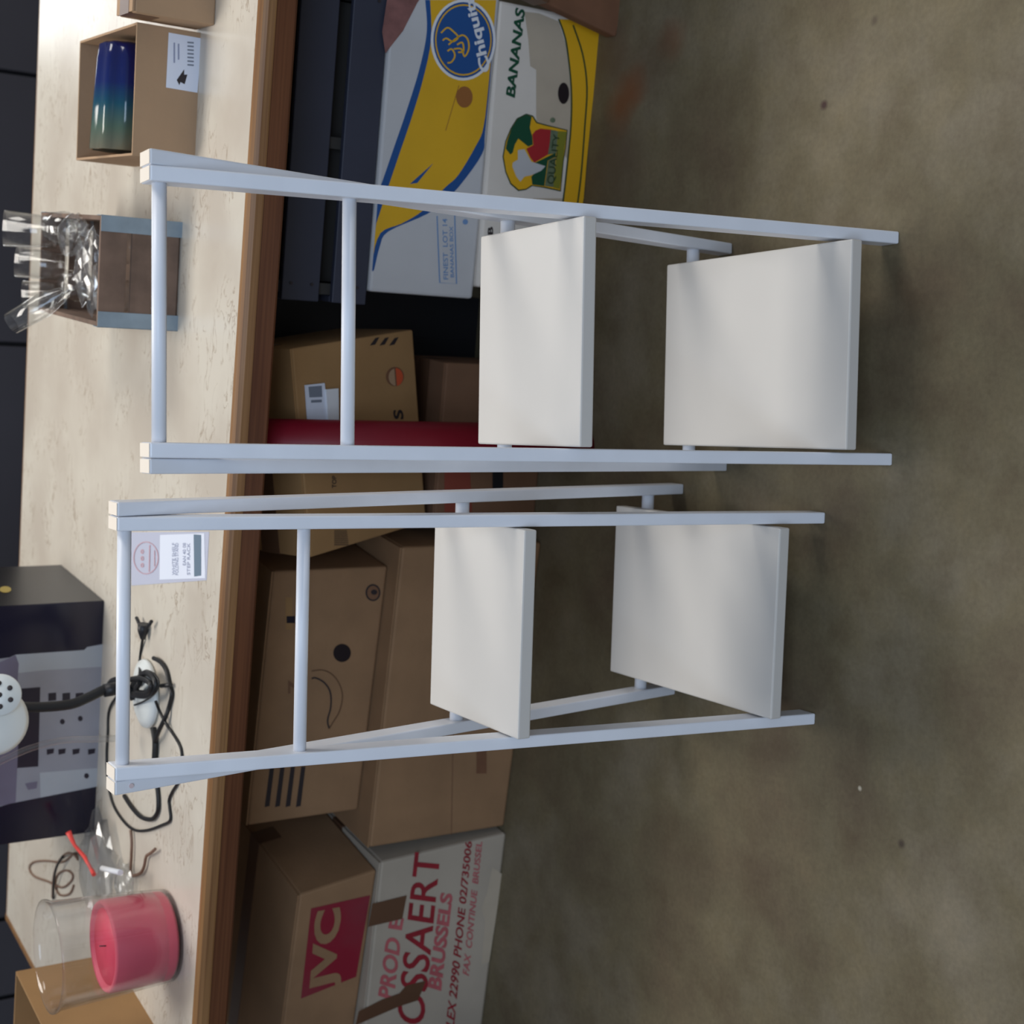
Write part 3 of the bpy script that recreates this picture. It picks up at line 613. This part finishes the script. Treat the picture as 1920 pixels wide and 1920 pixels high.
specs = [ # local x,y,z ; direction of the axis ; profile ; name ; label
 (.152, .345, .125, (.0, .12, 1), tumbler(.095, .034), 'tumbler', 'clear tumbler standing highest, at the back right corner of the wooden crate'),
 (.088, .352, .105, (.05, .1, 1), tumbler(.09, .030), 'tumbler', 'clear tumbler in the middle of the back wall of the wooden crate'),
 (.035, .355, .10, (-.05, .1, 1), tumbler(.08, .026), 'tumbler', 'small clear tumbler at the back left corner of the wooden crate'),
 (.085, .05, .135, tuple(fdir), flute(fdir.length, .022), 'champagne_flute', 'tall flute leaning out over the left back of the wooden crate'),
 (.155, .16, .105, (.05, .9, .25), wine(.14, .033), 'wine_glass', 'wine glass lying along the right side of the wooden crate'),
 (.045, .15, .085, (.1, .95, .15), wine(.15, .030), 'wine_glass', 'wine glass lying along the left side of the wooden crate'),
 (.135, .06, .03, (.05, .1, 1), tumbler(.09, .032), 'tumbler', 'clear tumbler standing at the front right inside the wooden crate'),
 (.055, .055, .03, (-.05, .1, 1), tumbler(.085, .030), 'tumbler', 'clear tumbler standing at the front left inside the wooden crate'),
 (.10, .24, .075, (.9, .1, .1), tumbler(.07, .030), 'tumbler', 'clear tumbler lying crosswise in the middle of the wooden crate'),
]
for x, y, z, ax, prof, nm, lab in specs:
    g_ = MB().lathe(prof, 28).build(nm, M['glass']); g_.matrix_world = Matrix.Translation(gm @ Vector((x, y, z))) @ (gm.to_3x3() @ Vector(ax)).to_track_quat('Z', 'Y').to_matrix().to_4x4()
    tag(g_, lab, 'glass', 'drinking glasses in the wooden crate')
def crumple(name, label, cat, center, sx_, sy_, sz_, m, seed, n=3, amp=.35, parent=None):
    bm = bmesh.new(); bmesh.ops.create_icosphere(bm, subdivisions=n, radius=1); rnd = random.Random(seed)
    from mathutils import noise
    for v in bm.verts:
        d = 1 + amp * noise.noise(v.co * 1.9 + Vector((seed, 0, 0))) + amp * .8 * abs(noise.noise(v.co * 5 + Vector((0, seed, 0))))
        v.co = Vector((v.co.x * sx_ * d, v.co.y * sy_ * d, max(v.co.z * sz_ * d, -sz_ * .98)))
    me = bpy.data.meshes.new(name); bm.to_mesh(me); bm.free(); me.materials.append(m)
    o_ = bpy.data.objects.new(name, me); C.objects.link(o_); o_.location = center
    if parent: o_.parent = parent
    else: tag(o_, label, cat)
    return o_
crumple('plastic_bag', 'crumpled clear plastic wrapper with red print among the glasses in the crate', 'wrapper', gm @ Vector((.15, .12, .155)), .035, .05, .02, M['clear_plastic'], 3)
crumple('plastic_bag', 'crumpled clear plastic film sunk at the front of the wooden crate', 'wrapper', gm @ Vector((.10, .05, .147)), .07, .033, .02, M['clear_plastic'], 9)

# navy appliance box
nv = thing('appliance_box', 'large glossy navy box with a grey photo panel on its front', 'box', (-.6589, 3.0333, TZ), (-.2086, 0, 0))
NW, ND, NH = .5048, .3273, .34
MB().box(0, 0, 0, NW, ND, NH).build('carton_body', M['navy'], nv, bevel=.002)
MB().box(NW, .001, .001, NW + .0005, ND - .001, NH - .001).build('glossy_side', M['navy_side'], nv)
F = Face(nv)
V = lambda x, y: (x / 3.427, 1040 + y / 3.427)
F.poly([V(*q) for q in [(668, 572), (560, 592), (540, 612), (100, 642), (60, 660), (-260, 700), (-260, 1660), (0, 1618), (60, 1600), (510, 1510), (628, 1488), (645, 1000)]], 'photo_panel', M['panel_print'], .0006)
F.poly([V(*q) for q in [(668, 575), (560, 595), (540, 612), (100, 642), (115, 760), (300, 740), (660, 720)]], 'photo_panel', M['panel_light'], .0008)
F.poly([V(*q) for q in [(0, 690), (100, 645), (120, 700), (110, 850), (-100, 860), (-100, 740)]], 'photo_print', M['purple_grey'], .0009)
F.poly([V(*q) for q in [(120, 1150), (100, 1590), (20, 1610), (-200, 1640), (-200, 1180)]], 'photo_print', M['purple_grey'], .0009)
F.poly([V(*q) for q in [(130, 860), (258, 850), (245, 1360), (110, 1370)]], 'photo_print', M['dark_print'], .0011)
for x in (335, 425, 510): F.poly([V(*q) for q in [(x - 25, 890), (x + 25, 885), (x + 25, 935), (x - 25, 940)]], 'photo_print', M['dark_print'], .0011)
for x, y in ((515, 1052), (400, 1072), (555, 1420)): F.ell(*V(x, y), 4.5, 5, 'photo_print', M['dark_print'], .0012)
for x in (325, 400, 490, 590): F.poly([V(*q) for q in [(x - 26, 1250), (x + 22, 1244), (x + 18, 1275), (x - 24, 1285)]], 'photo_print', M['dark_print'], .0011)
F.poly([V(*q) for q in [(160, 1470), (240, 1455), (235, 1500), (180, 1510)]], 'photo_print', M['purple_grey'], .0011)
F.poly([V(*q) for q in [(255, 1400), (628, 1370), (628, 1488), (260, 1560)]], 'photo_panel', M['panel_light'], .0009)
Fs = Face(nv, (1, 0, 0), (NW + .0005, 0, 0))
Fs.ell(10, 1106, 11, 6, 'gold_mark', M['gold'], .001)

# desk lamp with black arm
LB = onz(278, 1300, TZ); LB = Vector((LB.x, LB.y, TZ))
lp = thing('desk_lamp', 'white desk lamp with a black arm, standing in front of the navy box', 'lamp', LB)
MB().lathe([(.001, 0), (.062, 0), (.066, .004), (.064, .010), (.05, .016), (.02, .019), (.001, .019)], 40).build('base', M['white_plastic'], lp)
ny = Vector((0, -1, 0))
def lpp(ix, iy, dy=0): return onp(ix, iy, LB + Vector((0, dy, 0)), ny) - LB
armp = smooth([Vector((-.01, .03, .017)), lpp(236, 1290, .03), lpp(200, 1292, .03), lpp(165, 1308, .03), lpp(130, 1321, .03), lpp(70, 1326, .03), lpp(20, 1324, .03), lpp(-15, 1318, .03)], 5)
MB().tube(armp, .0095, 14).build('arm', M['black_rubber'], lp)
MB().tube([lpp(225, 1290, .03), lpp(195, 1295, .03)], .0125, 14).build('arm_joint', M['black_plastic'], lp)
MB().tube([lpp(40, 1325, .028), lpp(34, 1326, .028)], .0102, 14).build('blue_ring', M['blue'], lp)
hc = lpp(0, 1303, -.005); hcM = Matrix.Translation(hc) @ Vector((.15, -1, .35)).to_track_quat('Z', 'Y').to_matrix().to_4x4()
hd = MB().lathe([(.001, 0), (.036, 0), (.0375, .003), (.036, .006), (.001, .007)], 36, hcM).build('lamp_head', M['white_plastic'], lp)
for k in range(7):
    a = k * 2 * math.pi / 6; rr_ = 0 if k == 6 else .021
    MB().lathe([(.001, .0072), (.0048, .0072), (.0048, .0078), (.001, .0078)], 12, hcM @ Matrix.Translation((rr_ * math.cos(a), rr_ * math.sin(a), 0))).build('vent_hole', M['black_ink'], hd)
sc_ = lpp(-14, 1352, .012); scM = Matrix.Translation(sc_) @ Vector((.1, -1, .1)).to_track_quat('Z', 'Y').to_matrix().to_4x4()
MB().lathe([(.001, .012), (.03, .010), (.055, .003), (.063, -.004), (.061, -.006), (.03, .006), (.001, .008)], 40, scM).build('shade', M['white_plastic'], lp)

# cables
def tp_(ix, iy, z=.0045): v = onz(ix, iy, TZ + z); return v
def cable(name, label, pts, r, m, cat='cable', parent=None, z=None):
    q = smooth([tp_(a, b, (c if c is not None else r) + .0) for a, b, c in [(p + (None,))[:3] for p in pts]], 6)
    o_ = MB().tube(q, r, 8).build(name, m, parent)
    if not parent: tag(o_, label, cat)
    return o_
cd = thing('power_cord', 'black power cord looping round the lamp base, two pin plug at its free end', 'cord', LB + Vector((.02, 0, .0)))
def rel(o_):   # keep world coordinates while parented
    o_.matrix_parent_inverse = o_.parent.matrix_world.inverted(); return o_
rel(cable('cable', '', [(268, 1195, .006), (265, 1215), (262, 1240), (262, 1262, .022), (256, 1285, .026), (225, 1300, .008), (205, 1330), (202, 1375), (200, 1420), (203, 1470), (213, 1510), (232, 1540), (252, 1556), (275, 1557), (302, 1548), (319, 1538), (318, 1515), (317, 1500), (323, 1485), (333, 1468), (340, 1440), (341, 1415), (336, 1395), (322, 1372), (312, 1358, .008), (300, 1335, .012), (292, 1315, .022)], .0028, M['black_rubber'], parent=cd))
rel(cable('cable', '', [(288, 1234, .006), (302, 1242), (312, 1258), (318, 1285), (322, 1302), (317, 1325), (310, 1345, .009), (296, 1375, .012), (290, 1400), (291, 1440), (295, 1475), (297, 1500), (296, 1520), (288, 1534), (276, 1536), (262, 1530), (246, 1512), (233, 1492)], .0042, M['black_rubber'], parent=cd))
rel(cable('cable', '', [(250, 1284, .024), (272, 1262, .024), (288, 1270, .022), (292, 1285, .022), (284, 1300, .024), (268, 1304, .026), (250, 1302, .026)], .0062, M['black_rubber'], parent=cd))
rel(cable('cable', '', [(200, 1290, .03), (212, 1275, .03), (232, 1276, .028), (262, 1272, .03), (282, 1282, .03), (277, 1298, .03), (255, 1296, .032), (262, 1280, .034)], .0052, M['black_rubber'], parent=cd))
rel(cable('cable', '', [(252, 1322, .022), (268, 1316, .022), (285, 1305, .022), (296, 1290, .02), (297, 1275, .02), (288, 1262, .022)], .0018, M['black_rubber'], parent=cd))
rel(cable('cable', '', [(287, 1365), (291, 1390), (290, 1422)], .0058, M['black_rubber'], parent=cd))
rel(MB().tube([tp_(302, 1286, .006), tp_(320, 1284, .008)], .004, 8).build('cable_clip', M['black_rubber'], cd))
pl = MB().tube([tp_(268, 1198, .010), tp_(268, 1183, .011), tp_(269, 1170, .011)], 0, 12, rr=[.005, .010, .011]).build('plug', M['black_plastic'], cd); rel(pl)
for a, b, c, d_ in ((262, 1172, 256, 1158), (277, 1176, 284, 1165)):
    pn = MB().tube([tp_(a, b, .011), tp_(c, d_, .011)], .0035, 8).build('plug_pin', M['black_plastic'], cd); rel(pn)
wl = thing('wire_coil', 'thin dark wire coil lying on the table behind the candle jar', 'wire', onz(100, 1640, TZ))
rel(cable('wire', '', [(98, 1683), (99, 1655), (103, 1632), (112, 1612), (125, 1600, .012), (138, 1602, .02), (146, 1612, .012), (140, 1600), (118, 1616), (84, 1614), (62, 1617), (55, 1628), (64, 1643), (90, 1653), (116, 1664), (133, 1652), (136, 1640), (124, 1632), (108, 1640), (104, 1660), (112, 1678), (130, 1676), (138, 1660)], .0024, M['wire_brown'], parent=wl))
rel(cable('wire', '', [(100, 1685, .003), (101, 1652, .012), (106, 1626, .016), (118, 1606, .016)], .0028, M['black_rubber'], parent=wl))
tag(MB().tube(smooth([tp_(245, 1556, .006), tp_(247, 1580, .006), tp_(246, 1610, .006), tp_(246, 1640, .006), tp_(262, 1638, .006), tp_(270, 1625, .006), tp_(274, 1606, .006), tp_(282, 1600, .008), tp_(291, 1592, .01)], 3), .003, 8).build('brown_wire', M['wire_brown']), 'stiff bent brown wire lying in front of the clear plastic wrapper', 'wire')
crumple('clear_wrapper', 'crumpled clear plastic wrapper on the table between the navy box and candle jar', 'wrapper', onz(205, 1620, TZ) + Vector((0, 0, .024)), .085, .075, .024, M['bag_plastic'], 5, 3, .5)
crumple('clear_wrapper', 'small clear plastic scrap at the foot of the candle jar', 'wrapper', onz(245, 1655, TZ) + Vector((0, 0, .014)), .04, .035, .014, M['bag_plastic'], 11, 3, .5)
tag(MB().tube([tp_(128, 1560, .078), tp_(140, 1585, .066), tp_(158, 1606, .055), tp_(170, 1628, .045), tp_(176, 1640, .045)], .0, 10, rr=[.006, .0035, .004, .0035, .0045]).build('red_marker', M['redpen']), 'thin red plastic stick leaning on the clear wrapper beside the navy box', 'stick')
tag(MB().tube([tp_(192, 1628, .058), tp_(208, 1632, .058), tp_(226, 1636, .056)], .0055, 10).build('white_cap', M['white_print']), 'small white plastic stick on top of the clear wrapper', 'stick')
# clear strip across the navy box
s0 = lpp(232, 1385, .06) + LB; s0.z = max(s0.z, TZ + .006)
s_ = [lpp(x, y, .06) + LB for x, y in ((228, 1384), (180, 1386), (120, 1388), (60, 1402), (0, 1428), (-40, 1450))]
tag(MB().tube(smooth(s_, 4), .0065, 10).build('clear_tube', M['bag_plastic']), 'clear plastic tube leaning upright in front of the navy box panel', 'tube')

# product label sheet
ls = thing('label_sheet', 'lavender and white printed label sheet lying flat near the table edge', 'sheet', onz(320, 1045, TZ))
def flat(px, name, m, z, parent): return rel(MB().add([onz(a, b, TZ + z) for a, b in px], [tuple(range(len(px)))]).build(name, m, parent, fix=False))
mb = MB(); q = [onz(a, b, TZ + .0006) for a, b in [(392, 997), (387, 1088), (246, 1098), (240, 998)]]; mb.add(q + [v - Vector((0, 0, .0005)) for v in q], [(0, 1, 2, 3), (7, 6, 5, 4), (0, 4, 5, 1), (1, 5, 6, 2), (2, 6, 7, 3), (3, 7, 4, 0)])
rel(mb.build('sheet_body', M['paper_lav'], ls))
flat([(383, 1000), (385, 1084), (299, 1087), (300, 1003)], 'white_field', M['paper'], .0010, ls)
flat([(377, 1003), (377, 1079), (364, 1081), (363, 1002)], 'dark_bar', M['slate_ink'], .0014, ls)
class ZFace(Face):
    def __init__(s, root, z): s.root = root; s.M = Matrix.Identity(4); s.Mi = root.matrix_world.inverted(); s.n = Vector((0, 0, 1)); s.N = s.n; s.p = Vector((0, 0, TZ + z)); s.R = s.Mi.to_3x3()
    def pt(s, ix, iy, off=.0): return s.Mi @ (onp(ix, iy, s.p, s.N) + Vector((0, 0, off)))
F = ZFace(ls, .001)
for a, b in ((325, 'WHITE SHELF'), (331, 'FOLDING STAND'), (345, 'EAN 40 08'), (353, 'STEP RACK')):
    F.text(b, (a + 4, 1078 if a != 345 else 1060), (a + 4, 1018), (a - 2, 1018), (a - 2, 1078 if a != 345 else 1060), 'lettering', M['label_ink'], .0004, .01)
def ring_px(cx, cy, rx, ry, wd):
    pts = [(cx + rx * math.cos(2 * math.pi * k / 24), cy + ry * math.sin(2 * math.pi * k / 24)) for k in range(25)]; F.line(pts, wd, 'round_emblem', M['label_red'], .0004)
ring_px(274, 1046, 23, 30, 1.6)
F.text('o o o', (270, 1064), (270, 1030), (264, 1030), (264, 1064), 'round_emblem', M['label_red'], .0004, .03)
F.line([(280, 1072), (281, 1022)], 1.8, 'round_emblem', M['label_red'], .0004)
F.line([(290, 1062), (290, 1032)], 1.5, 'round_emblem', M['label_red'], .0004)

# candle jar
jr = thing('candle_jar', 'tall clear glass jar with a thick pink candle, at the left end of the table', 'jar', (-.7668, 2.5731, TZ))
jh, rb, rt = .2199, .0833, .099
MB().lathe([(.001, 0), (rb - .004, 0), (rb, .004), (rb + .004, .06), (rt - .004, jh - .012), (rt, jh - .004), (rt, jh), (rt - .0035, jh), (rt - .008, jh - .012), (rb + .0, .06), (rb - .004, .008), (.001, .006)], 64).build('glass_body', M['glass_jar'], jr)
cn = MB().lathe([(.001, .0065), (rb - .007, .0065), (rb - .003, .012), (rb - .0015, .06), (rb - .001, .118), (rb - .004, .123), (rb - .010, .122), (rb - .014, .116), (.001, .114)], 56).build('candle', M['candle'], jr)
MB().lathe([(.001, .1155), (rb - .015, .1165), (rb - .0155, .1175), (.001, .1165)], 48).build('wax_top', M['candle_top'], cn)
MB().tube([(0, 0, .115), (.002, 0, .128)], .0012, 6).build('wick', M['black_ink'], cn)

ok_ = open_box('open_box', 'open tan cardboard box at the left end of the table, behind the candle jar', (0, 0, 0), 0, .34, .28, .19, M['card_orange'])
fr = Vector((-.962, 2.665, TZ)); yk = -.25
ok_.matrix_world = Matrix.Translation(fr - Vector((math.cos(yk), math.sin(yk), 0)) * .34) @ Matrix.Rotation(yk, 4, 'Z')
